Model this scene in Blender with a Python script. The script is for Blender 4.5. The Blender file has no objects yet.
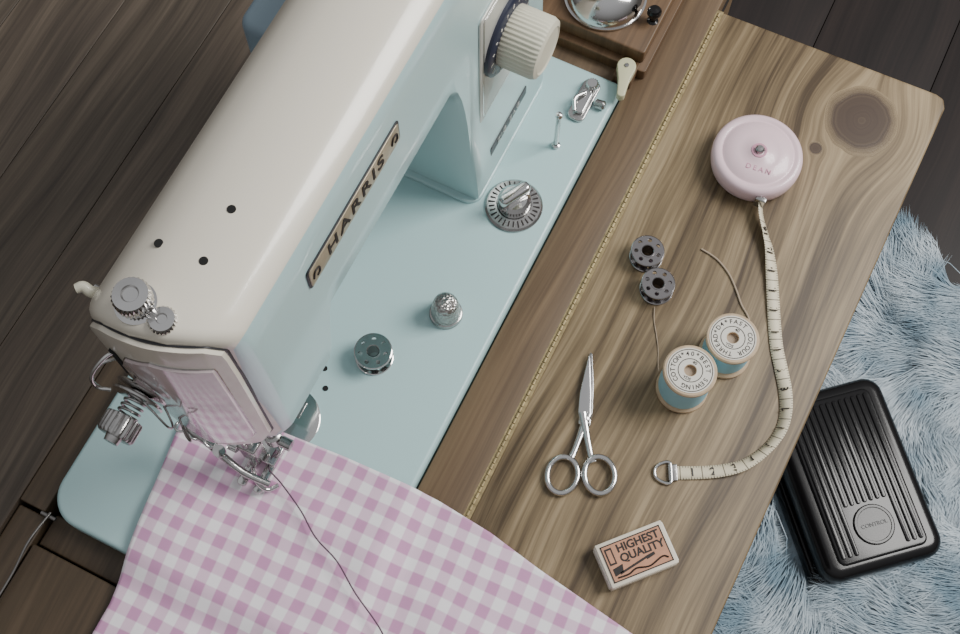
import bpy, bmesh, math, random
import numpy as np
from mathutils import Vector, Matrix, noise
random.seed(4); np.random.seed(4)
S=0.001
H=570.0   # table-top height (mm); all mm coordinates below are relative to the table top
FLOOR=-H
col=bpy.context.collection

# ------------------------------------------------------------------ materials
def newmat(name):
    m=bpy.data.materials.new(name); m.use_nodes=True
    return m,m.node_tree,m.node_tree.nodes["Principled BSDF"]
def srgb(r,g,b):
    f=lambda c:(c/255/12.92) if c/255<=0.04045 else ((c/255+0.055)/1.055)**2.4
    return (f(r),f(g),f(b),1)
def mat(name,c,rough=0.4,metal=0.0,coat=0.0,bump=0.0,bscale=300,vary=0.0,vscale=40,spec=0.5):
    m,nt,b=newmat(name)
    b.inputs["Base Color"].default_value=c
    b.inputs["Roughness"].default_value=rough
    b.inputs["Metallic"].default_value=metal
    b.inputs["Coat Weight"].default_value=coat
    b.inputs["Coat Roughness"].default_value=0.08
    b.inputs["Specular IOR Level"].default_value=spec
    tc=nt.nodes.new("ShaderNodeTexCoord")
    if vary>0:
        n=nt.nodes.new("ShaderNodeTexNoise"); n.inputs["Scale"].default_value=vscale; n.inputs["Detail"].default_value=6
        nt.links.new(tc.outputs["Object"],n.inputs["Vector"])
        r=nt.nodes.new("ShaderNodeValToRGB")
        r.color_ramp.elements[0].position=0.3; r.color_ramp.elements[1].position=0.7
        r.color_ramp.elements[0].color=tuple(x*(1-vary) for x in c[:3])+(1,)
        r.color_ramp.elements[1].color=tuple(min(1,x*(1+vary*0.4)) for x in c[:3])+(1,)
        nt.links.new(n.outputs["Fac"],r.inputs["Fac"]); nt.links.new(r.outputs["Color"],b.inputs["Base Color"])
    if bump>0:
        n=nt.nodes.new("ShaderNodeTexNoise"); n.inputs["Scale"].default_value=bscale; n.inputs["Detail"].default_value=3
        nt.links.new(tc.outputs["Object"],n.inputs["Vector"])
        bp=nt.nodes.new("ShaderNodeBump"); bp.inputs["Strength"].default_value=bump; bp.inputs["Distance"].default_value=0.001
        nt.links.new(n.outputs["Fac"],bp.inputs["Height"]); nt.links.new(bp.outputs["Normal"],b.inputs["Normal"])
    return m

def wood(name,dark,mid,light,knots=(),grain=1.0,seed=0.0,rough=0.5,contrast=1.0,wobble=0.03):
    """grain runs along local Y; coordinates in metres"""
    m,nt,b=newmat(name); N=nt.nodes; L=nt.links
    def math_(op,a,bb=None,c=None):
        n=N.new("ShaderNodeMath"); n.operation=op
        for i,v in enumerate((a,bb,c)):
            if v is None: continue
            if isinstance(v,(int,float)): n.inputs[i].default_value=v
            else: L.new(v,n.inputs[i])
        return n.outputs[0]
    tc=N.new("ShaderNodeTexCoord"); sp=N.new("ShaderNodeSeparateXYZ"); L.new(tc.outputs["Object"],sp.inputs[0])
    X,Y,Z=sp.outputs
    wn=N.new("ShaderNodeTexNoise"); wn.inputs["Scale"].default_value=5; wn.inputs["Detail"].default_value=1.5
    mp=N.new("ShaderNodeMapping"); mp.inputs["Scale"].default_value=(1.6,0.8,1); mp.inputs["Location"].default_value=(seed,seed*2,0)
    L.new(tc.outputs["Object"],mp.inputs[0]); L.new(mp.outputs[0],wn.inputs["Vector"])
    wob=math_("MULTIPLY",math_("SUBTRACT",wn.outputs["Fac"],0.5),wobble)
    c=math_("ADD",X,wob); yk=Y; darkk=None
    for (kx,ky,kr) in knots:
        dx=math_("SUBTRACT",X,kx*S); dy=math_("MULTIPLY",math_("SUBTRACT",Y,ky*S),0.95)
        d2=math_("ADD",math_("MULTIPLY",dx,dx),math_("MULTIPLY",dy,dy)); d=math_("SQRT",d2)
        E=math_("EXPONENT",math_("MULTIPLY",d2,-1.0/((kr*S*1.7)**2)))
        c=math_("SUBTRACT",c,math_("MULTIPLY",math_("MULTIPLY",dx,0.9),E))
        dn=N.new("ShaderNodeTexNoise"); dn.inputs["Scale"].default_value=45; dn.inputs["Detail"].default_value=2
        L.new(tc.outputs["Object"],dn.inputs["Vector"])
        dd=math_("ADD",d,math_("MULTIPLY",math_("SUBTRACT",dn.outputs["Fac"],0.5),kr*S*0.35))
        m2=N.new("ShaderNodeMapRange"); m2.interpolation_type='SMOOTHSTEP'
        m2.inputs["From Min"].default_value=kr*S*1.15; m2.inputs["From Max"].default_value=kr*S*0.8
        L.new(dd,m2.inputs["Value"]); w=m2.outputs[0]; iw=math_("SUBTRACT",1.0,w)
        c=math_("ADD",math_("MULTIPLY",c,iw),math_("MULTIPLY",math_("ADD",dd,0.5),w))
        yk=math_("MULTIPLY",yk,iw)
        darkk=w if darkk is None else math_("MAXIMUM",darkk,w)
    def nz(sx,sy,detail,off):
        cb=N.new("ShaderNodeCombineXYZ"); L.new(math_("MULTIPLY",c,sx*grain),cb.inputs[0]); L.new(math_("MULTIPLY",yk,sy*grain),cb.inputs[1]); cb.inputs[2].default_value=off+seed
        n=N.new("ShaderNodeTexNoise"); n.inputs["Scale"].default_value=1; n.inputs["Detail"].default_value=detail; n.inputs["Roughness"].default_value=0.6
        L.new(cb.outputs[0],n.inputs["Vector"]); return n.outputs["Fac"]
    a1=nz(95,3.2,3,1.0); a2=nz(560,14,4,7.0); a3=nz(22,4.5,3,3.0); a4=nz(230,7,3,11.0)
    f=math_("ADD",math_("ADD",math_("MULTIPLY",a1,0.36),math_("MULTIPLY",a2,0.22)),math_("ADD",math_("MULTIPLY",a3,0.22),math_("MULTIPLY",a4,0.2)))
    rp=N.new("ShaderNodeValToRGB"); e=rp.color_ramp.elements
    k=0.15/contrast
    e[0].position=0.5-k; e[0].color=dark; e[1].position=0.5+k; e[1].color=light
    q=rp.color_ramp.elements.new(0.5); q.color=mid
    L.new(f,rp.inputs["Fac"]); out=rp.outputs["Color"]
    if darkk is not None:
        mx=N.new("ShaderNodeMix"); mx.data_type='RGBA'; mx.blend_type='MIX'
        L.new(math_("MULTIPLY",darkk,0.8),mx.inputs["Factor"]); L.new(out,mx.inputs["A"]); mx.inputs["B"].default_value=srgb(56,40,34)
        out=mx.outputs["Result"]
    L.new(out,b.inputs["Base Color"])
    b.inputs["Roughness"].default_value=rough
    bp=N.new("ShaderNodeBump"); bp.inputs["Strength"].default_value=0.2; bp.inputs["Distance"].default_value=0.001
    L.new(f,bp.inputs["Height"]); L.new(bp.outputs["Normal"],b.inputs["Normal"])
    return m

M_cream=mat("cream_enamel",srgb(235,228,212),0.26,0,0.5)
M_blue=mat("duck_egg_enamel",srgb(182,213,214),0.3,0,0.4)
M_bedblue=mat("bed_blue_enamel",srgb(178,211,212),0.36,0,0.25,bump=0.02,bscale=60)
M_face=mat("glossy_faceplate_bounce_tint",srgb(238,220,222),0.12,0,1.0)  # pink bounce from the gingham is painted into this base colour
M_chrome=mat("chrome",(0.66,0.65,0.64,1),0.12,1.0)
M_steel=mat("worn_steel",(0.5,0.49,0.48,1),0.22,1.0,bump=0.08,bscale=500,vary=0.3,vscale=150)
M_gun=mat("dark_bobbin_metal",(0.36,0.34,0.34,1),0.2,1.0)
M_dark=mat("dark_hole",(0.008,0.008,0.008,1),0.8)
M_black=mat("black_bakelite",(0.006,0.0055,0.006,1),0.2,0,0.0,spec=0.42)
M_blackmat=mat("black_plate",(0.02,0.02,0.025,1),0.4)
M_motor=mat("motor_grey_blue",srgb(135,155,168),0.35)
M_badge=mat("badge_gold_grey",srgb(178,166,142),0.35,0.5)
M_ink=mat("ink",srgb(35,28,26),0.6)
M_panel=mat("brushed_panel",srgb(206,206,200),0.35,0.5)
M_navy=mat("navy_scale",srgb(42,46,64),0.35)
M_ivory=mat("ivory_plastic",srgb(220,216,196),0.35,0,0.2)
M_catch=mat("aged_ivory",srgb(204,202,166),0.4,0,0.2)
M_pink=mat("pink_plastic",srgb(238,208,216),0.3,0,0.3)
M_pinkd=mat("pink_emboss",srgb(208,150,172),0.35)
M_spoolwood=mat("spool_wood",srgb(200,176,146),0.55,vary=0.2,vscale=200)
M_paper=mat("paper_label",srgb(226,222,212),0.7)
M_thread=mat("pale_blue_thread",srgb(165,210,222),0.75)
M_boxcream=mat("matchbox_card",srgb(228,218,200),0.65,vary=0.08,vscale=80)
M_boxlabel=mat("matchbox_label",srgb(198,144,114),0.6,vary=0.15,vscale=120)
M_brass=mat("old_brass",srgb(166,148,108),0.5,0.35,vary=0.4,vscale=300)
M_string=mat("mauve_string",srgb(92,72,86),0.8)
M_string2=mat("pale_string",srgb(170,152,132),0.8)
M_wire=mat("dull_wire",(0.25,0.24,0.23,1),0.4,1.0)
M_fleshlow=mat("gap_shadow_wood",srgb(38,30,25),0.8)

M_flap=wood("oak_flap",srgb(72,57,39),srgb(125,107,80),srgb(168,148,116),knots=((151,217,20),(133,187,4)),seed=1.3,contrast=1.45)
M_frame=wood("frame_wood",srgb(76,59,42),srgb(104,84,62),srgb(126,104,78),seed=5.1)
M_left=wood("dark_plank_wood",srgb(56,48,40),srgb(86,75,64),srgb(114,101,87),knots=((-262,-88,8),),seed=8.2,contrast=1.15)
M_left2=wood("dark_plank_wood_b",srgb(52,44,37),srgb(80,70,59),srgb(106,94,81),seed=12.7,contrast=1.15)
M_low=wood("lower_board_wood",srgb(56,45,34),srgb(80,66,50),srgb(98,82,64),seed=3.7)
M_floor=wood("dark_floor_wood",srgb(20,15,14),srgb(36,28,26),srgb(52,41,37),seed=20,grain=0.5)
M_boxwood=wood("box_wood",srgb(74,54,34),srgb(104,79,54),srgb(126,98,70),seed=15)

# ------------------------------------------------------------------ geometry helpers
def empty(name,loc=(0,0,0)):
    e=bpy.data.objects.new(name,None); e.empty_display_size=0.02; col.objects.link(e); e.location=Vector(loc)*S; return e
def finish(name,me,m,parent,smooth=True,angle=35,bevel=0,bseg=3):
    o=bpy.data.objects.new(name,me); col.objects.link(o)
    if m is not None:
        for mm in (m if isinstance(m,(list,tuple)) else [m]): me.materials.append(mm)
    if bevel>0:
        b=o.modifiers.new("bev","BEVEL"); b.width=bevel*S; b.segments=bseg; b.limit_method='ANGLE'; b.angle_limit=math.radians(30)
        bpy.context.view_layer.update()
        me2=bpy.data.meshes.new_from_object(o.evaluated_get(bpy.context.evaluated_depsgraph_get()))
        o.modifiers.clear(); o.data=me2; me=me2
    if smooth:
        for p in me.polygons: p.use_smooth=True
        try: me.set_sharp_from_angle(angle=math.radians(angle))
        except Exception: pass
    if parent is not None:
        o.parent=parent
        o.matrix_parent_inverse=Matrix.Translation(-parent.location)
    return o
def raw(verts,faces,name="m"):
    me=bpy.data.meshes.new(name); me.from_pydata([tuple(Vector(v)*S) for v in verts],[],faces); me.update()
    bm=bmesh.new(); bm.from_mesh(me); bmesh.ops.recalc_face_normals(bm,faces=bm.faces); bm.to_mesh(me); bm.free()
    return me
def prism(name,poly,z0,z1,m,parent,axes=None,origin=(0,0,0),bevel=0,bseg=3,angle=35):
    ax,ay,az=axes or ((1,0,0),(0,1,0),(0,0,1)); ax,ay,az,o=Vector(ax),Vector(ay),Vector(az),Vector(origin)
    n=len(poly)
    v=[o+ax*p[0]+ay*p[1]+az*z0 for p in poly]+[o+ax*p[0]+ay*p[1]+az*z1 for p in poly]
    f=[tuple(range(n)),tuple(range(n,2*n))]+[(i,(i+1)%n,n+(i+1)%n,n+i) for i in range(n)]
    return finish(name,raw(v,f),m,parent,bevel=bevel,bseg=bseg,angle=angle)
def box(name,x0,x1,y0,y1,z0,z1,m,parent,bevel=0.8,**k):
    return prism(name,[(x0,y0),(x1,y0),(x1,y1),(x0,y1)],z0,z1,m,parent,bevel=bevel,**k)
def rrect(x0,x1,y0,y1,r,n=8):
    rs=r if isinstance(r,(list,tuple)) else [r]*4
    out=[]
    for (cx,cy,a0,rr) in ((x1-rs[0],y0+rs[0],-90,rs[0]),(x1-rs[1],y1-rs[1],0,rs[1]),(x0+rs[2],y1-rs[2],90,rs[2]),(x0+rs[3],y0+rs[3],180,rs[3])):
        for i in range(n+1):
            a=math.radians(a0+90*i/n); out.append((cx+rr*math.cos(a),cy+rr*math.sin(a)))
    return out
def lathe(name,prof,origin,m,parent,axis=(0,0,1),seg=48,knurl=0,kd=0.0,krange=(0,0),angle=35,caps=True):
    az=Vector(axis).normalized(); ref=Vector((0,0,1)) if abs(az.z)<0.9 else Vector((1,0,0))
    ax=ref.cross(az).normalized(); ay=az.cross(ax); o=Vector(origin)
    ring=(prof[0]==prof[-1])
    if ring: prof=prof[:-1]
    if knurl: seg=knurl*4
    v=[];f=[]
    for j,(r,z) in enumerate(prof):
        for i in range(seg):
            a=2*math.pi*i/seg; rr=max(r,0.001)
            if knurl and krange[0]<=j<=krange[1] and (i%4) in(0,1): rr-=kd
            v.append(o+ax*rr*math.cos(a)+ay*rr*math.sin(a)+az*z)
    P=len(prof)
    for j in range(P if ring else P-1):
        j2=(j+1)%P
        for i in range(seg):
            f.append((j*seg+i,j*seg+(i+1)%seg,j2*seg+(i+1)%seg,j2*seg+i))
    if caps and not ring:
        if prof[0][0]>0.01: f.append(tuple(range(seg)))
        if prof[-1][0]>0.01: f.append(tuple(range((P-1)*seg,P*seg)))
    return finish(name,raw(v,f),m,parent,angle=angle)
def crom(pts,n=8,closed=False):
    P=[Vector(p) for p in pts]; out=[]; L=len(P)
    rng=range(L) if closed else range(L-1)
    for i in rng:
        p0=P[(i-1)%L] if closed or i>0 else P[0]*2-P[1]
        p1=P[i]; p2=P[(i+1)%L]; p3=P[(i+2)%L] if closed or i+2<L else P[-1]*2-P[-2]
        for k in range(n):
            t=k/n
            out.append(0.5*((2*p1)+(-p0+p2)*t+(2*p0-5*p1+4*p2-p3)*t*t+(-p0+3*p1-3*p2+p3)*t**3))
    if not closed: out.append(P[-1])
    return out
def tube(name,pts,r,m,parent,n=8,seg=12,closed=False,smoothpath=True,flat=1.0):
    Q=crom(pts,n,closed) if smoothpath else [Vector(p) for p in pts]
    L=len(Q); rad=r if callable(r) else (lambda t:r)
    v=[];f=[]; up=Vector((0,0,1))
    T0=(Q[1]-Q[0]).normalized()
    if abs(T0.z)>0.9: up=Vector((1,0,0))
    nrm=(up-T0*up.dot(T0)).normalized()
    for i,q in enumerate(Q):
        if closed: T=(Q[(i+1)%L]-Q[(i-1)%L]).normalized()
        else: T=(Q[min(i+1,L-1)]-Q[max(i-1,0)]).normalized()
        nrm=(nrm-T*nrm.dot(T)).normalized(); bi=T.cross(nrm)
        rr=rad(i/(L-1))
        for k in range(seg):
            a=2*math.pi*k/seg; v.append(q+nrm*rr*flat*math.cos(a)+bi*rr*math.sin(a))
    for i in range(L if closed else L-1):
        for k in range(seg):
            j=(i+1)%L; f.append((i*seg+k,i*seg+(k+1)%seg,j*seg+(k+1)%seg,j*seg+k))
    if not closed: f.append(tuple(range(seg))); f.append(tuple(range((L-1)*seg,L*seg)))
    return finish(name,raw(v,f),m,parent,angle=60)
def text(name,body,size,origin,ax,ay,m,parent,ext=0.15,spacing=1.0,sx=1.0,off=0.0):
    c=bpy.data.curves.new(name,"FONT"); c.body=body; c.size=size*S; c.extrude=ext*S; c.align_x='CENTER'; c.align_y='CENTER'; c.space_character=spacing; c.offset=off*S
    t=bpy.data.objects.new(name+"_tmp",c); col.objects.link(t); bpy.context.view_layer.update()
    me=bpy.data.meshes.new_from_object(t.evaluated_get(bpy.context.evaluated_depsgraph_get()))
    bpy.data.objects.remove(t)
    ax=Vector(ax).normalized(); ay=Vector(ay).normalized(); az=ax.cross(ay); o=Vector(origin)*S
    for v in me.vertices:
        p=v.co.copy(); v.co=o+ax*p.x*sx+ay*p.y+az*p.z
    me.materials.clear()
    return finish(name,me,m,parent,smooth=False)
def join(objs,name):
    bm=bmesh.new(); mats=[]
    for o in objs:
        me=o.data.copy(); idx=[]
        for mm in me.materials:
            if mm not in mats: mats.append(mm)
            idx.append(mats.index(mm))
        for p in me.polygons: p.material_index=idx[p.material_index] if idx else 0
        bm.from_mesh(me)
    me=bpy.data.meshes.new(name); bm.to_mesh(me); bm.free()
    par=objs[0].parent
    for o in objs: bpy.data.objects.remove(o)
    ob=bpy.data.objects.new(name,me); col.objects.link(ob)
    for mm in mats: me.materials.append(mm)
    if par: ob.parent=par; ob.matrix_parent_inverse=Matrix.Translation(-par.location)
    return ob
def xform(o,loc,rot=0.0,pre=None):
    M=Matrix.Translation(Vector(loc)*S)@Matrix.Rotation(rot,4,'Z')
    if pre: M=M@Matrix.Translation(Vector(pre)*S)
    o.data.transform(M)

# ------------------------------------------------------------------ floor
fl=empty("floor",(0,0,0))
w=140
for i in range(19):
    x0=-1300+i*w
    box("plank_%d"%i,x0,x0+w-0.8,-1200,1400,FLOOR-20,FLOOR,M_floor,fl,bevel=0.5)
box("subfloor",-1300,1350,-1200,1400,FLOOR-30,FLOOR-19,M_fleshlow,fl,bevel=0)

# ------------------------------------------------------------------ table
tb=empty("sewing_table",(0,0,0))
T=-20
box("frame_right",13.6,43,-330,360,T,0,M_frame,tb,bevel=1)
box("frame_far",-160.5,13.2,173.5,360,T,0,M_frame,tb,bevel=1)
box("rim_left",-177,-160.8,-205,360,T,-0.5,M_low,tb,bevel=0.8)
box("plank_1",-236,-177.3,-330,360,T,0,M_left,tb,bevel=0.5)
box("plank_2",-296,-236.3,-330,360,T,0,M_left2,tb,bevel=0.5)
box("plank_3",-356,-296.3,-330,360,T,0,M_left,tb,bevel=0.5)
box("plank_4",-430,-356.3,-330,360,T,0,M_left2,tb,bevel=0.5)
box("plank_corner",-176.5,-158.8,-330,-207,T,-3,M_low,tb,bevel=1)
box("frame_near",-157.3,13.2,-330,-222,T,-1.5,M_low,tb,bevel=1.0)
box("well_ledge",-157.3,13.2,-221,-203,T,-8,M_low,tb,bevel=1.0)
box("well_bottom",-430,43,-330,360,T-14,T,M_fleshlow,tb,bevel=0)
prism("drop_leaf",[(46,-330),(183,-330),(187,-107),(191,100),(194,248),(191.5,254),(186,255.5),(46,252)],-19,0,M_flap,tb,bevel=1.6)
hp=[box("hinge_leaf",42.5,46.8,-330,252,-1.2,0.1,M_brass,tb,bevel=0)]
y=-329.0
while y<250:
    hp.append(tube("k",[(44.5,y,-0.2),(44.5,y+2.9,-0.2)],1.1,M_brass,tb,smoothpath=False,seg=10)); y+=3.6
join(hp,"piano_hinge")
for nm,(a,b,c,d) in {"apron_near":(-410,30,-310,-292),"apron_far":(-410,30,322,340),"apron_left":(-410,-392,-310,340),"apron_right":(12,30,-310,340)}.items():
    box(nm,a,b,c,d,-110,T-14,M_frame,tb)
for k,(x,y) in enumerate(((-400,-300),(20,-300),(-400,330),(20,330))):
    prism("leg_%d"%k,[(x-17,y-17),(x+17,y-17),(x+17,y+17),(x-17,y+17)],FLOOR,T-14,M_frame,tb,bevel=2)
prism("leaf_bracket",[(30,-110),(30,-19),(150,-19),(150,-30)],60,78,M_frame,tb,axes=((1,0,0),(0,0,1),(0,1,0)),bevel=1)
tube("wire_stay",[(-157,-204,1.5),(-158,-222,4),(-157,-240,2),(-157,-262,1.5)],0.7,M_wire,tb)
tube("wire_stay_pivot",[(-162,-206,0.2),(-153,-206,0.2)],1.2,M_wire,tb,smoothpath=False)

# ------------------------------------------------------------------ sewing machine
sm=empty("sewing_machine",(-73,-16,0))
prism("bed",rrect(-160,12.6,-205,172.5,[10,5,8,19],10),-16,6,M_bedblue,sm,bevel=2.6,bseg=4)
def sst(a,b,x):
    t=min(1,max(0,(x-a)/(b-a))); return t*t*(3-2*t)
def bulge(x):
    return 15*((x+75)/37)**2 if x>-75 else 6*((x+75)/30)**2
YE=-145.0
def section(y):
    h=1-sst(-88,-76,y)
    if y<40: p=0
    else:
        t=min(1,(y-40)/22.0); p=1-math.sqrt(max(0,1-t*t)) if t<1 else 1
    zb=150-46*h; zb=zb*(1-p)+5*p
    fl_=4*max(0,1-(zb-5)/25) if zb<30 else 0
    xb=-100+32*h; zl=(zb+9)*(1-h)+154*h
    zf=zb+7
    fr=-35.5
    pts=[(-38.5,235.5),(fr-0.8,232)]
    for k in range(1,7):
        z=232+(zf-232)*k/6; pts.append((fr+fl_*(k/6)**4,z))
    pts+=[(fr-3.5+fl_,zb),(-55,zb-1*h),(xb,zb-3*h),(-103.5+3*h,zl),(-105,max(185,zl)),(-104,208),(-98,226),(-88,236.5),(-74,242),(-58,242.5),(-46,240)]
    return pts
ys=[(YE,5.5),(YE+.4,3.4),(YE+1.6,1.6),(YE+3.6,0.5),(YE+6,0)]+[(y,0) for y in (-130,-120,-110,-100,-92,-88,-85,-82,-79,-76,-60,-30,0,20,36,40,44,48,52,55,57.5,59.5,61,62,70,90,120)]+[(144,0),(149,1.2),(151,3.5),(152,6)]
V=[];F=[];N=0
for (yy,ins) in ys:
    s=section(yy); N=len(s)
    cx=sum(p[0] for p in s)/N; cz=sum(p[1] for p in s)/N
    wgt=sst(-92,YE,yy) if yy<-92 else 0
    for (x,z) in s:
        dx,dz=x-cx,z-cz; l=math.hypot(dx,dz); k=(l-ins)/l
        X_=cx+dx*k
        V.append((X_,yy+bulge(X_)*wgt,cz+dz*k))
mi=[]
for j in range(len(ys)-1):
    for i in range(N):
        F.append((j*N+i,j*N+(i+1)%N,(j+1)*N+(i+1)%N,(j+1)*N+i))
        mi.append(1 if 1<=i<=10 else 0)
F.append(tuple(range(N))); mi.append(0)
F.append(tuple(range((len(ys)-1)*N,len(ys)*N))); mi.append(0)
body=finish("body_casting",raw(V,F),[M_cream,M_blue],sm,angle=40)
for p,k in zip(body.data.polygons,mi): p.material_index=k
prism("pillar_foot",rrect(-109,-31,58,156,9),5.5,9,M_blue,sm,bevel=1.2)
# curved faceplate built as vertical strips that follow the bulge of the head
def plate_mesh(name,poly,o0,o1,m,bevel):
    xs=[p[0] for p in poly]; xa,xb=min(xs)+0.01,max(xs)-0.01; n=40
    rows=[]
    for k in range(n+1):
        x=xa+(xb-xa)*(0.5-0.5*math.cos(math.pi*k/n)); zs=[]
        for (p,q) in zip(poly,poly[1:]+poly[:1]):
            if (p[0]-x)*(q[0]-x)<=0 and p[0]!=q[0]:
                zs.append(p[1]+(q[1]-p[1])*(x-p[0])/(q[0]-p[0]))
        rows.append((x,min(zs),max(zs)))
    V=[];F=[]
    for (x,a,b) in rows:
        yb=YE+bulge(x)
        V+=[(x,yb-o0,a),(x,yb-o0,b),(x,yb-o1,b),(x,yb-o1,a)]
    for k in range(n):
        for q in range(4): F.append((4*k+q,4*k+(q+1)%4,4*k+4+(q+1)%4,4*k+4+q))
    F.append((0,1,2,3)); F.append(tuple(4*n+i for i in range(4)))
    return finish(name,raw(V,F),m,sm,bevel=bevel,angle=40)
plate=[(-40.5,228),(-40,200),(-40,121),(-44,110),(-66,103.5),(-70,105),(-98,156),(-101,204),(-96,219),(-87,230),(-73,235.5),(-57,236),(-46,234)]
def shrink(poly,d):
    cx=sum(p[0] for p in poly)/len(poly); cz=sum(p[1] for p in poly)/len(poly)
    return [(p[0]-(p[0]-cx)/math.hypot(p[0]-cx,p[1]-cz)*d,p[1]-(p[1]-cz)/math.hypot(p[0]-cx,p[1]-cz)*d) for p in poly]
plate_mesh("faceplate_seam",shrink(plate,-0.8),-1.5,0.5,M_blackmat,0)
plate_mesh("faceplate",plate,-1,2.6,M_cream,0.9)
inner=[(-45,215),(-44.5,126),(-49,117),(-64,111),(-68,114),(-87,152),(-88,190),(-82,206),(-68,217)]
plate_mesh("faceplate_inset_line",shrink(inner,-0.9),2,3.0,M_steel,0)
plate_mesh("faceplate_inset",inner,2,4.0,M_face,0.7)
lathe("pressure_knob",[(8.2,0),(8.4,1),(8.4,3),(6,3.6),(6,5),(7.2,5.6),(7.4,11),(6.6,12.4),(3.4,12.9),(2.8,12.0),(0,12.0)],(-74.5,-134,239),M_chrome,sm,knurl=26,kd=0.5,krange=(5,6))
lathe("small_top_screw",[(5.6,0),(5.6,2.6),(4.8,3.8),(2.2,4.2),(1.8,3.4),(0,3.4)],(-62.3,-135.5,240.3),M_chrome,sm,knurl=22,kd=0.35,krange=(0,1))
for k,(x,y,z) in enumerate(((-62.5,-85.5,242.2),(-81,-109,239.5),(-61,-108.5,242.2))):
    lathe("oil_hole_%d"%k,[(1.8,0),(1.8,0.35),(0,0.35)],(x,y,z),M_dark,sm,seg=20)
tube("thread_guide_hook",[(-100,-130,214),(-104,-132,217),(-107,-132,219),(-109,-134,219)],lambda t:2.6-0.6*t,M_ivory,sm)
lathe("thread_guide_screw",[(3,0),(3,2.5),(2,3.2),(0,3.2)],(-103.5,-130,212),M_chrome,sm,axis=(-1,0,0.3))
to=(-87,-143,160); A=(0,-1,0)
lathe("tension_base",[(10,0),(10,2),(6,3),(6,5)],to,M_steel,sm,axis=A)
lathe("tension_discs",[(3,4),(11.5,5),(12,5.8),(11,6.6),(4,7.4),(4,7.8),(11,8.6),(12,9.4),(11.5,10.2),(3,11)],to,M_chrome,sm,axis=A)
sp=[(to[0]+4.6*math.cos(a*0.7),to[1]-11-a*0.26,to[2]+4.6*math.sin(a*0.7)) for a in range(0,32)]
tube("tension_spring",sp,0.6,M_steel,sm,n=3,seg=8)
lathe("tension_knob",[(4,18),(8,19),(8.4,20),(8.4,27),(7.4,28.2),(3.6,28.4),(3.2,31),(0,31)],to,M_steel,sm,axis=A,knurl=22,kd=0.6,krange=(2,3))
tube("check_spring",[(-80,-148,150),(-72,-154,148),(-70,-157,156),(-77,-155,163),(-86,-152,166)],0.5,M_steel,sm)
tube("check_spring_lower",[(-76,-147,140),(-68,-154,138),(-63,-156,142),(-67,-153,149)],0.5,M_steel,sm)
tube("take_up_lever",[(-91,-144,196),(-94,-150,196),(-97,-157,190),(-96,-159,182),(-91,-157,180)],0.9,M_chrome,sm)
box("take_up_slot",-92.5,-89.5,-146.8,-140.0,172,200,M_dark,sm,bevel=0.2)
tube("upper_thread_guide",[(-95,-142,178),(-101,-150,180),(-103,-156,174),(-98,-157,170)],0.7,M_chrome,sm)
# needle & presser bars
lathe("presser_bar",[(3.2,0),(3.2,84)],(-70,-130,24),M_chrome,sm,seg=24)
lathe("needle_bar",[(3,0),(3,64)],(-60,-121,42),M_chrome,sm,seg=24)
lathe("needle_clamp",[(4.6,0),(4.6,9),(3,10)],(-60,-121,36),M_steel,sm,seg=24)
lathe("needle",[(0.2,0),(0.55,4),(0.6,28)],(-60,-121,9),M_steel,sm,seg=12)
lathe("clamp_screw",[(2.4,0),(3.2,1),(3.2,7),(0,7.5)],(-56,-121,40),M_steel,sm,axis=(1,0,0),seg=20)
box("foot_shank",-75,-64,-134,-125,20,40,M_steel,sm,bevel=1.5)
lathe("foot_screw",[(2.5,0),(4.6,1),(4.6,6),(0,6.4)],(-75,-131,31),M_chrome,sm,axis=(-1,0,0),knurl=16,kd=0.4,krange=(1,2))
tube("foot_cross_arm",[(-108,-133,30),(-101,-136,34),(-92,-137,30),(-80,-140,29),(-68,-142,25),(-54,-141,21)],lambda t:2.5-0.6*t,M_steel,sm)
for k,x in enumerate((-108,-99,-90)):
    c=[(x+3.2*math.cos(a),-136+3.2*math.sin(a),33+1.2*math.cos(a*1.3+k)) for a in [i*math.pi/4 for i in range(8)]]
    tube("guide_ring_%d"%k,c,0.8,M_chrome,sm,n=4,seg=8,closed=True)
lathe("cross_arm_screw",[(2,0),(3.4,0.6),(3.4,4),(0,4.6)],(-83,-139,31),M_chrome,sm,seg=20)
tube("foot_link",[(-66,-137,22),(-62,-142,18),(-56,-143,13),(-52,-138,11.5)],1.3,M_chrome,sm)
prism("presser_foot_toe_left",rrect(-73,-67.5,-147,-117,2),10.6,13,M_chrome,sm,bevel=0.7)
prism("presser_foot_toe_right",rrect(-63,-58,-147,-117,2),10.6,13,M_chrome,sm,bevel=0.7)
box("presser_foot_bridge",-73,-58,-131,-117.5,12,16,M_chrome,sm,bevel=0.8)
prism("foot_leg",rrect(-72,-66,-133,-127,1),13,24,M_steel,sm)
# needle plate
lathe("needle_plate",[(19,0),(19,0.6),(18.2,1.0),(0,1.0)],(-68,-103,6),M_chrome,sm,seg=64)
box("needle_slot",-71,-65,-105,-103.5,7,7.15,M_dark,sm,bevel=0)
for k in range(3): box("feed_dog_%d"%k,-74+k*5,-71.5+k*5,-100,-90,7,7.6,M_steel,sm,bevel=0.2)
for k,(x,y) in enumerate(((-63,-68),(-57,-78))):
    lathe("bed_screw_%d"%k,[(1.6,0),(1.6,0.3),(0,0.3)],(x,y,6),M_dark,sm,seg=20)
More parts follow.
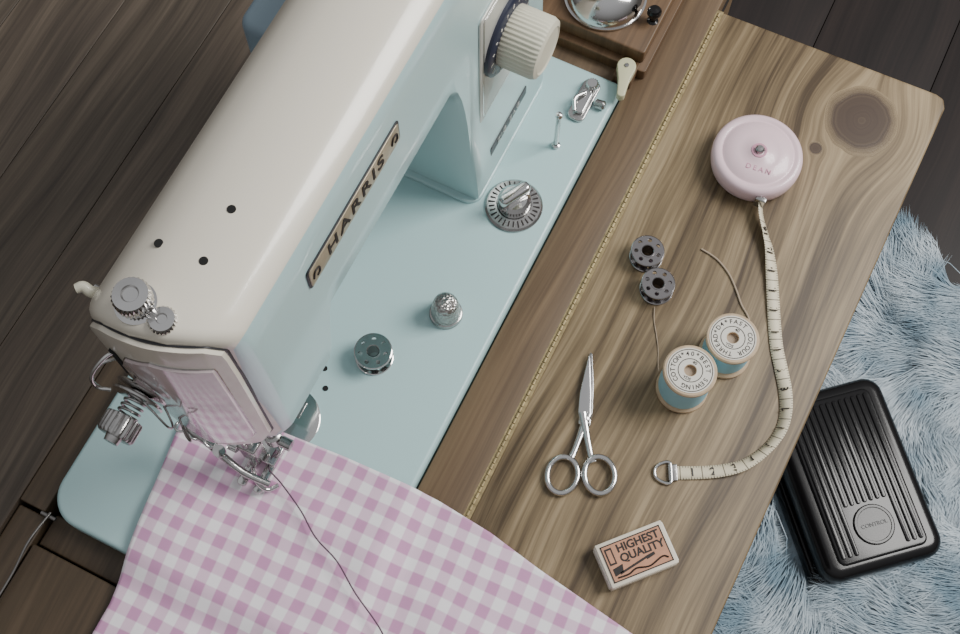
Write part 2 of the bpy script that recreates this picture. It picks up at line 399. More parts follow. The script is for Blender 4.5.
# name badge
XA=((0,1,0),(0,0,1),(1,0,0))
prism("badge_rim",rrect(-86,-7,192.5,208.5,2,4),0,0.9,M_blackmat,sm,axes=XA,origin=(-35.6,0,0),bevel=0.3)
prism("badge_plate",rrect(-85,-8,193.5,207.5,1.6,4),0.2,1.2,M_badge,sm,axes=XA,origin=(-35.6,0,0),bevel=0.3)
text("badge_letters","HARRIS",12,(-34.3,-46.5,200.3),(0,1,0),(0,0,1),M_ink,sm,ext=0.2,spacing=1.3,off=0.18)
for k,y in enumerate((-80.5,-12.5)):
    tube("badge_scroll_%d"%k,[(-34.2,y-2.5,199),(-34.2,y-1,203),(-34.2,y+2,202),(-34.2,y+2.2,198.5),(-34.2,y,197.4)],0.5,M_ink,sm,seg=6)
# pillar panel and dial
prism("control_panel",rrect(70,126,82,176,3,4),0,1.2,M_panel,sm,axes=XA,origin=(-35.6,0,0),bevel=0.4)
prism("control_panel_line",rrect(73,123,85,173,2,4),1.1,1.45,M_chrome,sm,axes=XA,origin=(-35.6,0,0),bevel=0.1)
prism("control_panel_face",rrect(74,122,86,172,2,4),1.1,1.6,M_panel,sm,axes=XA,origin=(-35.6,0,0),bevel=0.1)
ko=(-34.2,97,133)
lathe("dial_scale",[(23.5,0),(23.5,2),(22,3),(0,3)],ko,M_navy,sm,axis=(1,0,0),seg=64)
nums=[]
for k in range(16):
    a=math.radians(-150+k*20)
    nums.append(text("n%d"%k,str(k%10),3.8,(ko[0]+3.1,ko[1]+19.8*math.sin(a),ko[2]+19.8*math.cos(a)),(0,math.cos(a),-math.sin(a)),(0,math.sin(a),math.cos(a)),M_paper,sm,ext=0.05))
join(nums,"dial_numbers")
lathe("dial_knob",[(15.5,2),(16.6,3.5),(16.6,21),(15.6,23.4),(13,24.4),(12.2,23.8),(0,23.8)],ko,M_ivory,sm,axis=(1,0,0),knurl=42,kd=0.7,krange=(1,2))
box("model_strip_back",-36,-33.4,78,129,29,41,M_blue,sm,bevel=0.5)
prism("model_strip",rrect(80,127,30,40,1.5,4),0,1,M_blackmat,sm,axes=XA,origin=(-33.6,0,0),bevel=0.3)
text("model_strip_text","ZIG ZAG",6,(-32.5,103,35),(0,1,0),(0,0,1),M_panel,sm,ext=0.1,spacing=1.3)
# drop-feed dial on bed
do=(-12,69,6)
lathe("feed_dial_base",[(17,0),(17,1.2),(15.8,2.4),(10.2,3.2),(9.8,2.2),(0,2.2)],do,M_steel,sm,seg=72)
mk=[]
for k in range(30):
    a=2*math.pi*k/30; ln=1.7 if k%3 else 2.3
    o=box("m",-0.4,0.4,-ln,ln,8.75,9.05,M_ink,sm,bevel=0); xform(o,(do[0],do[1],0),a,(0,12.9,0)); mk.append(o)
join(mk,"feed_dial_marks")
lathe("feed_dial_knob",[(9.6,2),(10,3.5),(9.6,9),(7.6,11),(0,11.6)],do,M_chrome,sm)
g=prism("feed_dial_grip",rrect(-10.4,10.4,-3.6,3.6,3.4),15.5,25,M_chrome,sm,bevel=2.2)
xform(g,(do[0],do[1],0),math.radians(62))
# bobbin winder
prism("winder_plate",rrect(-10,1,136,166,4),6,8.5,M_steel,sm,bevel=0.7)
prism("winder_slider",rrect(-8,-1,140,158,3),8.5,11,M_chrome,sm,bevel=0.7)
lathe("winder_screw",[(4,0),(4,4),(3,5),(0,5)],(-4,161,8.5),M_chrome,sm,knurl=16,kd=0.4,krange=(0,1))
lathe("winder_screw_side",[(3,0),(3,5),(2,6),(0,6)],(3,152,8),M_steel,sm,axis=(1,0,0.2))
tube("winder_link",[(-6,140,11.5),(-9,147,13),(-5,154,12)],1.2,M_chrome,sm)
lathe("thread_pin",[(2.6,0),(2.6,2),(1.5,2.6),(1.5,34),(2.1,35),(1.7,37.4),(0,38)],(-7,116,6),M_chrome,sm,seg=20)
# motor and handwheel
prism("motor_housing",rrect(-141,-110,24,120,8),96,168,M_motor,sm,bevel=5,bseg=4)
box("motor_bracket",-112,-104,50,90,110,150,M_steel,sm)
lathe("handwheel",[(8,0),(48,1),(54,4),(56,9),(54,15),(48,17),(40,12),(22,10),(18,22),(0,24)],(-73,152,180),M_cream,sm,axis=(0,1,0),seg=72)

# ------------------------------------------------------------------ gingham fabric
def gmat():
    m,nt,b=newmat("pink_gingham"); N=nt.nodes; L=nt.links
    uv=N.new("ShaderNodeUVMap"); sp=N.new("ShaderNodeSeparateXYZ"); L.new(uv.outputs[0],sp.inputs[0])
    def M(op,a,bb=None):
        n=N.new("ShaderNodeMath"); n.operation=op
        for i,v in enumerate((a,bb)):
            if v is None: continue
            if isinstance(v,(int,float)): n.inputs[i].default_value=v
            else: L.new(v,n.inputs[i])
        return n.outputs[0]
    def st(o):
        s=M("SINE",M("MULTIPLY",o,2*math.pi))
        mr=N.new("ShaderNodeMapRange"); mr.inputs["From Min"].default_value=-0.18; mr.inputs["From Max"].default_value=0.18; L.new(s,mr.inputs["Value"]); return mr.outputs[0]
    a=st(sp.outputs[0]); c=st(sp.outputs[1]); f=M("MULTIPLY",M("ADD",a,c),0.5)
    wv=M("MULTIPLY",M("SINE",M("MULTIPLY",sp.outputs[0],2*math.pi*22)),M("SINE",M("MULTIPLY",sp.outputs[1],2*math.pi*22)))
    rp=N.new("ShaderNodeValToRGB"); e=rp.color_ramp.elements
    e[0].position=0.0; e[0].color=srgb(250,245,249); e[1].position=1.0; e[1].color=srgb(206,150,190)
    q=e.new(0.5); q.color=srgb(232,202,222)
    L.new(f,rp.inputs["Fac"]); L.new(rp.outputs["Color"],b.inputs["Base Color"])
    b.inputs["Roughness"].default_value=0.9; b.inputs["Sheen Weight"].default_value=0.15
    bp=N.new("ShaderNodeBump"); bp.inputs["Strength"].default_value=0.25; bp.inputs["Distance"].default_value=0.0003
    L.new(wv,bp.inputs["Height"]); L.new(bp.outputs["Normal"],b.inputs["Normal"])
    return m
M_ging=gmat()
def interp(x,tab):
    if x<=tab[0][0]: return tab[0][1]
    for (a,va),(b,vb) in zip(tab,tab[1:]):
        if x<=b:
            t=(x-a)/(b-a); return va+(vb-va)*t
    return tab[-1][1]
NU,NV=150,110
V=[];UV=[]
topt=[(-118,-131),(-100,-121),(-69,-111),(-29,-108),(28,-106),(60,-109),(92,-115),(151,-124),(175,-128)]
for j in range(NV+1):
    for i in range(NU+1):
        u=i/NU; v=j/NV
        x0=-118+u*290
        y1=interp(x0,topt); y=y1+( -292-y1)*v
        x=x0+(16*min(1,v*190/118))*(1-u)**2
        base=7.6-6.2*sst(8,30,x)
        if y<-200: base=min(base,7.6-6.4*sst(200,222,-y))
        n1=noise.noise(Vector((x*0.012,y*0.02,2.0)))
        n2=noise.noise(Vector((x*0.03+5,y*0.025,9.0)))
        fold=2.0*(0.5+0.5*math.sin((x*0.55+y*0.9)*0.045+n1*3))+3.2*max(0,n1)+2.2*max(0,n2)
        calm=sst(14,42,math.hypot(x+66,y+131))
        z=base+0.4+fold*calm*min(1,0.35+v*2.5)
        V.append((x,y,z)); UV.append(((x+0.05*y+n1*2)/12.8,(y-0.03*x+n2*1.5)/12.8))
F=[(j*(NU+1)+i,j*(NU+1)+i+1,(j+1)*(NU+1)+i+1,(j+1)*(NU+1)+i) for j in range(NV) for i in range(NU)]
me=raw(V,F)
ul=me.uv_layers.new(name="UVMap")
for lp in me.loops: ul.data[lp.index].uv=UV[lp.vertex_index]
gf=finish("gingham_fabric",me,M_ging,None,angle=80)
so=gf.modifiers.new("thick","SOLIDIFY"); so.thickness=0.0005; so.offset=1

st=empty("sewing_thread",(-30,-145,10))
tube("strand",[(-60,-123,22),(-62,-129,14),(-60,-133,13.6),(-50,-137,14),(-34,-145,14.5),(-20,-154,14),(-4,-160,14),(12,-170,13.5),(33,-181,8.5),(50,-196,8)],0.42,M_string,st,seg=8)

# ------------------------------------------------------------------ bobbins
def bobbin(x,y,z,r,h,m,core,rot=0.0):
    e=empty("bobbin",(x,y,z))
    def flange(nm,z0,z1):
        d=lathe(nm,[(r-0.5,z0),(r,z0+0.3),(r,z1-0.3),(r-0.5,z1),(3.2,z1),(3.2,z0),(r-0.5,z0)],(0,0,0),m,None,seg=64)
        cut=[]
        for k in range(7):
            a=rot+2*math.pi*k/7
            cut.append(lathe("c",[(1.25,-1),(1.25,h+1)],(r*0.68*math.cos(a),r*0.68*math.sin(a),0),m,None,seg=16))
        c=join(cut,"cut")
        bo=d.modifiers.new("b","BOOLEAN"); bo.operation='DIFFERENCE'; bo.object=c; bo.solver='EXACT'
        bpy.context.view_layer.update()
        me=bpy.data.meshes.new_from_object(d.evaluated_get(bpy.context.evaluated_depsgraph_get()))
        bpy.data.objects.remove(d); bpy.data.objects.remove(c)
        me.transform(Matrix.Translation(Vector((x,y,z))*S))
        return finish(nm,me,None,e,angle=30)
    flange("flange_top",h-1.4,h); flange("flange_bottom",0,1.4)
    lathe("core",[(3.2,0),(3.2,h),(3.6,h+0.4),(4.2,h+0.4),(4.3,h-1),(4.3,1),(3.2,0)],(x,y,z),m,e,seg=32)
    lathe("wound_core",[(4.35,1.2),(4.6,1.4),(4.6,h-1.4),(4.35,h-1.2)],(x,y,z),core,e,seg=32,caps=False)
    return e
bobbin(-41,-50,6,10.6,11.5,M_chrome,M_gun,0.2)
bobbin(70,76,0,9.7,10,M_gun,M_string,0.0)
bobbin(83.5,60,0,9.7,10,M_gun,M_string,0.5)

# ------------------------------------------------------------------ thimble
M_thim,nt,b=newmat("thimble_metal")
b.inputs["Base Color"].default_value=(0.5,0.48,0.46,1); b.inputs["Metallic"].default_value=1; b.inputs["Roughness"].default_value=0.3
vo=nt.nodes.new("ShaderNodeTexVoronoi"); vo.inputs["Scale"].default_value=620; tc=nt.nodes.new("ShaderNodeTexCoord")
nt.links.new(tc.outputs["Object"],vo.inputs["Vector"]); bp=nt.nodes.new("ShaderNodeBump"); bp.inputs["Strength"].default_value=0.9; bp.inputs["Distance"].default_value=0.0008
nt.links.new(vo.outputs["Distance"],bp.inputs["Height"]); nt.links.new(bp.outputs["Normal"],b.inputs["Normal"])
th=empty("thimble",(-17,-9,6))
lathe("cap",[(8.6,3),(8.2,8),(7.6,13),(6.9,16.3),(5.4,18.4),(3,19.4),(0,19.7)],(-17,-9,6),M_thim,th,angle=80)
lathe("rim",[(9.0,0),(9.5,0.6),(9.0,1.4),(8.9,2.8),(9.2,3.2),(8.6,3.6)],(-17,-9,6),M_steel,th)

# ------------------------------------------------------------------ scissors
sc=empty("scissors",(79,-29,0))
Yl=Vector((-0.34,0.94,0)).normalized(); Xl=Vector((Yl.y,-Yl.x,0)); oo=(79,-29,0)
AX=(tuple(Xl),tuple(Yl),(0,0,1))
def L2(x,y,z): return Vector(oo)+Xl*x+Yl*y+Vector((0,0,z))
prism("blade_lower",[(-3.6,-3),(3.2,-4),(4.0,6),(3.4,20),(1.2,38.5),(0,39.5),(-1.4,30),(-3,12)],0.4,1.8,M_steel,sc,axes=AX,origin=oo,bevel=0.4)
prism("blade_upper",[(-3,-4),(3.4,-3),(2.4,14),(0.7,30),(-0.6,39),(-2.4,28),(-4.2,14),(-4.2,4)],1.9,3.4,M_chrome,sc,axes=AX,origin=oo,bevel=0.6)
lathe("pivot_screw",[(2.4,0),(2.4,0.6),(1.6,1.1),(0,1.1)],(79,-29,3.4),M_steel,sc,seg=24)
for sx,cx,cy,zz in ((-1,-9.6,-33,2.4),(1,10.4,-31,3.0)):
    ring=[L2(cx+8.2*math.cos(a), cy+10.2*math.sin(a),zz) for a in [i*math.pi/6 for i in range(12)]]
    rr=[]
    for p in ring:
        d=p-L2(cx,cy,zz); d.rotate(Matrix.Rotation(0.16*sx,3,'Z')); rr.append(L2(cx,cy,zz)+d)
    nm="a" if sx<0 else "b"
    tube("finger_loop_"+nm,rr,1.75,M_chrome,sc,n=5,seg=12,closed=True)
    tube("shank_"+nm,[L2(-sx*1.6,3,zz),L2(sx*0.8,-6,zz),L2(sx*2.6,-13,zz),L2(sx*4.6,-20,zz),L2(sx*6.4,-24.5,zz)],lambda t:2.8-1.0*math.sin(t*math.pi*0.8) ,M_chrome,sc,n=6,flat=0.65)

# ------------------------------------------------------------------ thread spools
def spool(x,y,r,h,rot,lines,thread_r):
    e=empty("thread_spool",(x,y,0))
    lathe("wood_body",[(3.2,0),(r-0.8,0),(r,0.8),(r,2.4),(r-0.8,3.4),(thread_r-2,6),(thread_r-3,h/2),(thread_r-2,h-6),(r-0.8,h-3.4),(r,h-2.4),(r,h-0.7),(r-0.7,h),(3.2,h),(3.2,0)],(x,y,0),M_spoolwood,e,seg=64)
    prof=[]; n=40
    for k in range(n+1):
        t=k/n; z=3.4+(h-6.8)*t; prof.append((thread_r+(0.28 if k%2 else 0)-1.0*abs(2*t-1)**8,z))
    lathe("wound_thread",prof,(x,y,0),M_thread,e,seg=64,angle=80,caps=False)
    lathe("paper_label",[(3.5,h),(3.5,h+0.25),(r-1.8,h+0.25),(r-1.8,h),(3.5,h)],(x,y,0),M_paper,e,seg=64)
    lathe("bore",[(3.15,h-3),(3.15,h-2.5),(0,h-2.5)],(x,y,0),M_string2,e,seg=24)
    for nm,a in (("label_ring",r-2.5),("label_ring_inner",6.8)):
        lathe(nm,[(a-0.45,h+0.26),(a-0.45,h+0.32),(a,h+0.32),(a,h+0.26),(a-0.45,h+0.26)],(x,y,0),M_ink,e,seg=64)
    n=len(lines); tt=[]
    for k,ch in enumerate(lines):
        a=rot+math.pi/2-2*math.pi*k/n
        ux,uy=math.cos(a),math.sin(a)
        tt.append(text("l",ch,3.5,(x+9.4*ux*(r/14.6),y+9.4*uy*(r/14.6),h+0.3),(uy,-ux,0),(ux,uy,0),M_ink,e,ext=0.03,off=0.06))
    tt.append(text("l","40",2.6,(x+0.5,y+4.9,h+0.3),(1,0,0),(0,1,0),M_ink,e,ext=0.03,off=0.05))
    tt.append(text("l","YDS",2.4,(x,y-4.9,h+0.3),(1,0,0),(0,1,0),M_ink,e,ext=0.03,off=0.05))
    join(tt,"label_letters")
    return e
spool(120,11.5,14.6,32,-0.3,"BEST SEWING COTTON*40*",13.6)
spool(133.5,40.5,14.6,28,0.5,"FAST COLOUR THREAD*D4*",13.0)

# ------------------------------------------------------------------ tape measure
cx,cy=103.5,160
tm=empty("tape_measure",(cx,cy,0))
lathe("case",[(20,0),(24.5,0.6),(26,3),(26.8,8),(26.8,11.6),(26.2,14),(24.8,15.3),(22.6,15.7),(21.6,15.1),(20.6,15.2),(20.0,16.0),(12,16.8),(6,17.2),(5.4,17.8),(0,17.8)],(cx,cy,0),M_pink,tm,seg=96,angle=50)
lathe("button_ring",[(4.6,17.7),(4.6,18.4),(3.4,18.5),(3.4,17.7),(4.6,17.7)],(cx,cy,0),M_pinkd,tm,seg=40)
lathe("button",[(2.6,17.7),(2.6,20.2),(1.8,21),(0,21.1)],(cx,cy,0),M_steel,tm,seg=32)
text("embossed_text","DEAN",4.4,(cx+4,cy-11,16.95),(0.9,0.1,0),(-0.1,0.9,0),M_pinkd,tm,ext=0.1,spacing=1.5)
box("mouth",cx+9.5,cx+16,cy-27,cy-23.5,3,12,M_steel,tm,bevel=0.8)
path=[(116.5,135.5,7),(120,128,6),(126,120,4.5),(132,112,3.6),(139,99,3),(146,84,3),(152.5,70,3),(159,57,3),(166,46,3),(172.5,35,3.5),(177,24,5),(178.5,14,6.5),(177,4,6.5),(173,-6,5.5),(167,-15,4.2),(158,-22.5,3),(147,-29,2.4),(135,-35,2)]
Q=crom(path,8)
acc=[0]
for a,b2 in zip(Q,Q[1:]): acc.append(acc[-1]+(b2-a).length)
V=[];F=[];UV=[];W=3.7
frames=[]
for i,q in enumerate(Q):
    Tn=(Q[min(i+1,len(Q)-1)]-Q[max(i-1,0)]).normalized()
    side=Vector((Tn.y,-Tn.x,0)).normalized()
    t=acc[i]/acc[-1]
    tilt=math.radians(interp(t,[(0,62),(0.1,50),(0.22,12),(0.5,-8),(0.62,-38),(0.74,-40),(0.9,-8),(1,0)]))
    s=side*math.cos(tilt)+Vector((0,0,1))*math.sin(tilt)
    zc=0.6+W*abs(math.sin(tilt))
    q=Vector((q.x,q.y,zc if t>0.1 else max(zc,q.z))); Q[i]=q
    nrm=s.cross(Tn)
    if nrm.z<0: nrm=-nrm
    frames.append((q,Tn,s,nrm.normalized()))
    for k in (-1,0,1):
        V.append(q+s*W*k); UV.append((acc[i],(k+1)/2))
for i in range(len(Q)-1):
    for k in range(2): F.append((i*3+k,i*3+k+1,i*3+3+k+1,i*3+3+k))
me=raw(V,F); ul=me.uv_layers.new(name="UVMap")
for lp in me.loops: ul.data[lp.index].uv=UV[lp.vertex_index]
M_tape,nt,b=newmat("tape_cloth"); NN=nt.nodes; LL=nt.links
uv=NN.new("ShaderNodeUVMap"); sp_=NN.new("ShaderNodeSeparateXYZ"); LL.new(uv.outputs[0],sp_.inputs[0])
def mm_(op,a,bb=None):
    n=NN.new("ShaderNodeMath"); n.operation=op
    for i,v in enumerate((a,bb)):
        if v is None: continue
        if isinstance(v,(int,float)): n.inputs[i].default_value=v
        else: LL.new(v,n.inputs[i])
    return n.outputs[0]
def ticks(period,wd,vmax):
    fr=mm_("FRACT",mm_("DIVIDE",sp_.outputs[0],period)); a=mm_("LESS_THAN",fr,wd/period)
    c=mm_("GREATER_THAN",mm_("ABSOLUTE",mm_("SUBTRACT",sp_.outputs[1],0.5)),0.5-vmax); return mm_("MULTIPLY",a,c)
tk=mm_("MAXIMUM",ticks(12.0,0.6,0.5),mm_("MAXIMUM",ticks(6.0,0.5,0.2),ticks(1.5,0.4,0.12)))
mx=NN.new("ShaderNodeMix"); mx.data_type='RGBA'; LL.new(mm_("MULTIPLY",tk,0.8),mx.inputs["Factor"]); mx.inputs["A"].default_value=srgb(224,213,186); mx.inputs["B"].default_value=srgb(50,42,36)
LL.new(mx.outputs["Result"],b.inputs["Base Color"]); b.inputs["Roughness"].default_value=0.55
tp=finish("tape",me,M_tape,tm,angle=80); so=tp.modifiers.new("t","SOLIDIFY"); so.thickness=0.0003; so.offset=0
num=[]
k=1; dist=acc[-1]-6
kk=int((dist-12)//12)+0
base_s=[j*12.0+6.3 for j in range(int(acc[-1]//12))][::-1]
for k,dist in enumerate(base_s,1):
    if dist<14: break
    i=min(range(len(acc)),key=lambda q:abs(acc[q]-dist)); q,Tn,s,nr=frames[i]
    yax=nr.cross(-Tn)
    num.append(text("n",str(k),6.2,q+nr*0.35,tuple(-Tn),tuple(yax),M_ink,tm,ext=0.08,off=0.16))
join(num,"tape_numbers")
e0=Q[-1]; Tn=(Q[-1]-Q[-3]).normalized(); sd=Vector((Tn.y,-Tn.x,0)).normalized()
o=box("end_clip",-2,3,-4.6,4.6,0.1,2.0,M_steel,tm,bevel=0.4); xform(o,(e0.x,e0.y,0),math.atan2(Tn.y,Tn.x))
def E(a,bz): return Vector((e0.x,e0.y,1.3))+Tn*a+sd*bz
tube("end_ring",[E(2,-5.6),E(6,-5.4),E(9.5,-3),E(10.5,0),E(9.5,3),E(6,5.4),E(2,5.6),E(1.5,0)],1.0,M_chrome,tm,n=5,closed=True)

# ------------------------------------------------------------------ loose threads
lt=empty("loose_thread",(115,85,0))
tube("strand",[(97,95,0.6),(104,94,0.6),(110,92,0.6),(118,87,0.6),(125,80,0.6),(131,73,0.6),(137,68,0.6),(140,63,0.8),(141,57,1.2)],0.6,M_string2,lt,seg=8)
l2=empty("loose_thread",(95,35,0))
tube("strand",[(87,49.5,1),(90,42,0.5),(95,34,0.5),(99,27,0.5),(102,20,0.5),(104.5,14,4)],0.3,M_string2,l2,seg=6)

# ------------------------------------------------------------------ matchbox
mb=empty("matchbox",(134.5,-86,0))
u=Vector((26,28.5,0)).normalized(); v=Vector((u.y,-u.x,0)); AXm=(tuple(u),tuple(v*-1),(0,0,1)); om=(134.5,-86.5,0)
prism("sleeve",[(-19,-12),(19,-12),(19,12),(-19,12)],0,10.5,M_boxcream,mb,axes=AXm,origin=om,bevel=0.5)
prism("tray_end",[(-19.6,-11),(19.6,-11),(19.6,11),(-19.6,11)],1,9.5,M_paper,mb,axes=AXm,origin=om,bevel=0.3)
prism("striker_strip",[(-18,-12.2),(18,-12.2),(18,12.2),(-18,12.2)],1.6,8.8,M_boxcream,mb,axes=AXm,origin=om,bevel=0.1)
prism("label",[(-17,-10),(17,-10),(17,10),(-17,10)],10.5,10.75,M_boxlabel,mb,axes=AXm,origin=om)
bd=[]
for (a,b_,c,d) in ((-17,17,9.4,10),(-17,17,-10,-9.4),(-17,-16.4,-10,10),(16.4,17,-10,10)):
    bd.append(prism("b",[(a,c),(b_,c),(b_,d),(a,d)],10.7,10.85,M_ink,mb,axes=AXm,origin=om))
join(bd,"label_border")
def mo(a,b_,z=10.8): return Vector(om)+u*a-v*b_+Vector((0,0,z))
text("label_text_top","HIGHEST",6.0,mo(3.0,6.0),u,-v,M_ink,mb,ext=0.08,sx=1.0,off=0.18)
text("label_text_bottom","QUALITY",6.0,mo(3.4,0.6),u,-v,M_ink,mb,ext=0.08,sx=1.0,off=0.18)
for k,poly in enumerate(([(-15.5,-1),(-11.5,-1),(-11.5,8),(-15.5,8)],[(-12,-7),(4,-3.9),(4,-2.7),(-12,-5.8)],[(4,-4.6),(9,-3.6),(9,-2.0),(4,-2.6)],[(-15,-3),(-9,-2),(-10,-6),(-15,-7)])):
    prism("label_drawing_%d"%k,poly,10.7,10.86,M_ink,mb,axes=AXm,origin=om)
tube("label_drawing_flourish",[mo(-14,-8),mo(-8,-8.2),mo(-3,-6.8),mo(4,-8.2),mo(12,-6),mo(15,-7.5)],0.5,M_ink,mb,seg=6)
prism("label_drawing_inset",[(-14.7,0),(-12.3,0),(-12.3,7),(-14.7,7)],10.86,10.9,M_boxlabel,mb,axes=AXm,origin=om)

# ------------------------------------------------------------------ desk bell on wooden plinth, with ivory catch
db=empty("desk_bell",(-10,225,0))
prism("plinth_base",rrect(-60,21,184,300,2,3),0,9,M_boxwood,db,bevel=1.2)
prism("plinth_top",rrect(-56,17,189,296,2,3),9,20,M_boxwood,db,bevel=2)
prof=[(24,20),(25.5,20.6),(25.5,22)]+[(24.5*math.cos(a),22+17*math.sin(a)) for a in [i*math.pi/2/14 for i in range(15)]]
lathe("bell_dome",prof,(-21,216,0),M_chrome,db,seg=72,angle=60)
lathe("bell_button",[(4,0),(4,3),(5,4),(4,6),(0,6.5)],(-21,216,39),M_chrome,db)
lathe("knob",[(3.5,20),(2,21),(2,25),(3.4,26),(4.4,28),(4.4,30),(3,32),(0,32.6)],(12,213,0),M_black,db)
cp=[]
for i in range(17):
    a=math.radians(-20+220*i/16); cp.append((5.8*math.cos(a),5.8*math.sin(a)))
cp+=[(-3.4,-10),(-2.8,-16)]+[(2.8*math.cos(math.radians(180+180*i/6)),-19+2.8*math.sin(math.radians(180+180*i/6))) for i in range(1,6)]+[(2.8,-16),(3.4,-10)]
ang=math.radians(14); ca,sa=math.cos(ang),math.sin(ang)
prism("catch_block",rrect(4,16,174,189,1,3),0,9.4,M_boxwood,db,bevel=0.5)
prism("ivory_catch",cp,0,6,M_catch,db,axes=((ca,sa,0),(-sa,ca,0),(0,0,1)),origin=(10,180,9.4),bevel=1.6)
lathe("catch_rivet",[(1.4,0),(1.4,0.6),(0,0.8)],(10,180,15.4),M_steel,db,seg=20)

# ------------------------------------------------------------------ rug + pedal
PC=Vector((308,190,0)); PA=math.atan2(-133,118)
def rugr(th): return 280+32*math.sin(2*th+0.6)+18*math.sin(3*th+2)+9*math.sin(7*th)
RC=(392,190)
V=[(RC[0],RC[1],FLOOR+8)];F=[]
for k in range(72):
    t=2*math.pi*k/72; r=rugr(t)-12; V.append((RC[0]+r*math.cos(t),RC[1]+r*math.sin(t),FLOOR+6))
for k in range(72): V.append((RC[0]+rugr(2*math.pi*k/72)*math.cos(2*math.pi*k/72),RC[1]+rugr(2*math.pi*k/72)*math.sin(2*math.pi*k/72),FLOOR+0.5))
for k in range(72):
    F.append((0,1+k,1+(k+1)%72)); F.append((1+k,73+k,73+(k+1)%72,1+(k+1)%72))
def furmat():
    m,nt,b=newmat("blue_grey_fur"); N=nt.nodes; L=nt.links
    tc=N.new("ShaderNodeTexCoord"); n=N.new("ShaderNodeTexNoise"); n.inputs["Scale"].default_value=20; n.inputs["Detail"].default_value=5
    L.new(tc.outputs["Object"],n.inputs["Vector"]); r=N.new("ShaderNodeValToRGB")
    r.color_ramp.elements[0].position=0.32; r.color_ramp.elements[0].color=srgb(132,158,174); r.color_ramp.elements[1].position=0.66; r.color_ramp.elements[1].color=srgb(212,224,231)
    L.new(n.outputs["Fac"],r.inputs["Fac"]); L.new(r.outputs["Color"],b.inputs["Base Color"]); b.inputs["Roughness"].default_value=0.8
    b.inputs["Sheen Weight"].default_value=0.2
    return m
M_fur=furmat()
rug=empty("fur_rug",(RC[0],RC[1],FLOOR))
finish("hide",raw(V,F),M_fur,rug)
NS=80000
th_=np.random.rand(NS)*2*np.pi; rr_=np.sqrt(np.random.rand(NS))
R_=np.array([rugr(t) for t in th_])-4
px=RC[0]+rr_*R_*np.cos(th_); py=RC[1]+rr_*R_*np.sin(th_)
ca,sa=math.cos(-PA),math.sin(-PA)
lx=(px-PC.x)*ca-(py-PC.y)*sa; ly=(px-PC.x)*sa+(py-PC.y)*ca
keep=~((np.abs(lx)<92)&(np.abs(ly)<64))
px,py=px[keep],py[keep]; n=len(px)
flow=np.array([noise.noise(Vector((a*0.006,b*0.006,1)))*2.8+noise.noise(Vector((a*0.018,b*0.018,4)))*1.8 for a,b in zip(px,py)])-2.2
CL=26
cl=np.stack([np.round(px/CL+ 0.45*np.sin(py/17)),np.round(py/CL+0.45*np.sin(px/14))],1)
cxx=cl[:,0]*CL; cyy=cl[:,1]*CL
h1=np.sin(cl[:,0]*12.9898+cl[:,1]*78.233)*43758.5453; h1=h1-np.floor(h1)
d=flow+(h1-0.5)*0.9+np.random.randn(n)*0.12
Ln=46+18*np.random.rand(n)+12*h1
base=np.stack([px,py,np.full(n,FLOOR+5.0)],1)
dirv=np.stack([np.cos(d),np.sin(d)],1)
tipc=np.stack([cxx,cyy],1)+dirv*Ln[:,None]
tip=base[:,:2]+dirv*Ln[:,None]; tip=tip*0.45+tipc*0.55
verts=np.zeros((n,7,3))
perp=np.stack([-dirv[:,1],dirv[:,0]],1)
ht=16+8*np.random.rand(n)+14*h1
bend=np.random.randn(n)*2.5+(h1-0.5)*14
for s_,(t,wd) in enumerate(((0,0.5),(0.35,0.48),(0.7,0.38))):
    c=base[:,:2]*(1-t)+tip*t+perp*(bend*math.sin(t*math.pi))[:,None]
    z=FLOOR+5+ht*math.sin(t*math.pi*0.62)
    for q,sg in enumerate((-1,1)):
        verts[:,s_*2+q,:2]=c+perp*wd*sg; verts[:,s_*2+q,2]=z
verts[:,6,:2]=tip; verts[:,6,2]=FLOOR+5+ht*math.sin(math.pi*0.62)*0.92
fl_=verts.reshape(-1,3)*S
me=bpy.data.meshes.new("fur"); me.vertices.add(n*7); me.vertices.foreach_set("co",fl_.ravel())
idx=np.arange(n)[:,None]*7
q1=idx+np.array([[0,1,3,2]]); q2=idx+np.array([[2,3,5,4]]); t1=idx+np.array([[4,5,6]])
loops=np.concatenate([q1,q2,t1],1).ravel()
me.loops.add(len(loops)); me.loops.foreach_set("vertex_index",loops)
ls=(np.arange(n)[:,None]*11+np.array([[0,4,8]])).ravel()
me.polygons.add(n*3); me.polygons.foreach_set("loop_start",ls)
me.update(calc_edges=True); me.validate()
finish("pile",me,M_fur,rug,angle=180)

fp=empty("foot_pedal",(PC.x,PC.y,FLOOR))
u=(math.cos(PA),math.sin(PA),0); v=(-math.sin(PA),math.cos(PA),0); AXp=(u,v,(0,0,1)); op=(PC.x,PC.y,FLOOR+6)
prism("base_skirt",rrect(-96,96,-66,66,18),0,18,M_black,fp,axes=AXp,origin=op,bevel=4)
prism("body_shell",rrect(-92,92,-61,61,18),17,48,M_black,fp,axes=AXp,origin=op,bevel=11,bseg=6)
prism("top_pad",rrect(-80,80,-45,45,8),46,50,M_black,fp,axes=AXp,origin=op,bevel=2)
ribs=[]
for k in range(13):
    yy=-39+k*6.5
    x1=74 if abs(yy)>20 else 28
    ribs.append(prism("r",rrect(-75,x1,yy-2.3,yy+2.3,2.2,4),49.0,51.2,M_black,fp,axes=AXp,origin=op,bevel=1.1))
join(ribs,"tread_ribs")
od=Vector(op)+Vector(u)*50
lathe("tread_disc",[(19.5,49.5),(19.5,51.5),(18.5,52.3),(16.5,52.3),(16,51.4),(0,51.4)],tuple(od),M_black,fp,seg=56)
text("disc_text","CONTROL",5.5,tuple(od+Vector((0,0,51.6))),v,tuple(-Vector(u)),M_blackmat,fp,ext=0.3)
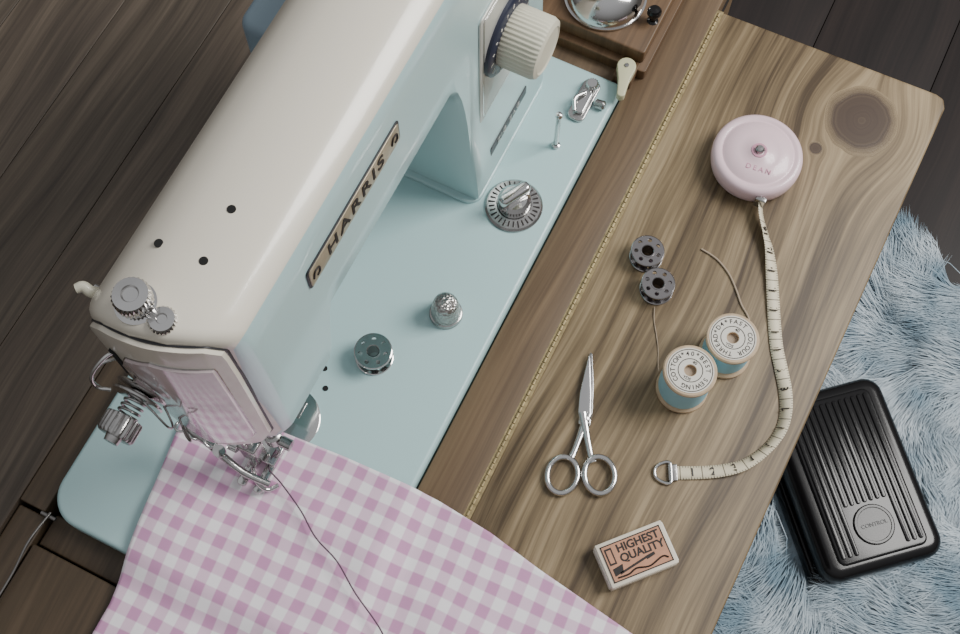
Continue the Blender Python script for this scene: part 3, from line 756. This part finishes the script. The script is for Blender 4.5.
tube("cord",[Vector(op)+Vector(u)*-94+Vector((0,0,12)),Vector(op)+Vector(u)*-110+Vector((0,0,14)),(150,330,FLOOR+10),(20,350,FLOOR+6),(-80,300,FLOOR+5)],3,M_black,fp)

# ------------------------------------------------------------------ raise everything to real table height
for o in list(bpy.data.objects):
    if o.parent is None:
        o.location.z+=H*S
for o in bpy.data.objects:
    if o.parent is not None and o.parent.type=='EMPTY':
        l=o.parent.location.copy(); l.z-=H*S
        o.matrix_parent_inverse=Matrix.Translation(-l)

# ------------------------------------------------------------------ camera
a=math.radians(26.3);t=math.radians(20.9);f=1260.0;D=0.72
fh=Vector((-math.sin(a),math.cos(a),0)); R=Vector((math.cos(a),math.sin(a),0))
Fd=fh*math.sin(t)-Vector((0,0,math.cos(t))); U=fh*math.cos(t)+Vector((0,0,math.sin(t)))
C=-Fd*D+Vector((0,0,H*S))
cam=bpy.data.cameras.new("camera"); co=bpy.data.objects.new("camera",cam); col.objects.link(co)
cam.sensor_width=36; cam.lens=f*36/960; cam.clip_start=0.02
m3=Matrix((R,U,-Fd)).transposed(); co.matrix_world=Matrix.Translation(C)@m3.to_4x4()
bpy.context.scene.camera=co

# ------------------------------------------------------------------ light
def area(name,loc,target,size,power,colr):
    l=bpy.data.lights.new(name,"AREA"); l.shape='RECTANGLE'; l.size=size[0]; l.size_y=size[1]; l.energy=power; l.color=colr
    o=bpy.data.objects.new(name,l); col.objects.link(o); o.location=loc
    o.rotation_euler=(Vector(target)-Vector(loc)).to_track_quat('-Z','Y').to_euler(); return o
area("window_light",(0.95,0.75,1.75),(0.02,0,0.57),(0.75,0.85),33,(1,0.985,0.955))
w=bpy.data.worlds.new("room_ambience"); bpy.context.scene.world=w; w.use_nodes=True; nt=w.node_tree
bg=nt.nodes["Background"]; tc=nt.nodes.new("ShaderNodeTexCoord"); sp_=nt.nodes.new("ShaderNodeSeparateXYZ"); nt.links.new(tc.outputs["Generated"],sp_.inputs[0])
rp=nt.nodes.new("ShaderNodeValToRGB"); e=rp.color_ramp.elements
e[0].position=0.0; e[0].color=(0.14,0.13,0.12,1); e[1].position=0.9; e[1].color=(0.72,0.73,0.75,1)
nt.links.new(sp_.outputs[2],rp.inputs["Fac"]); nt.links.new(rp.outputs["Color"],bg.inputs["Color"]); bg.inputs["Strength"].default_value=0.68
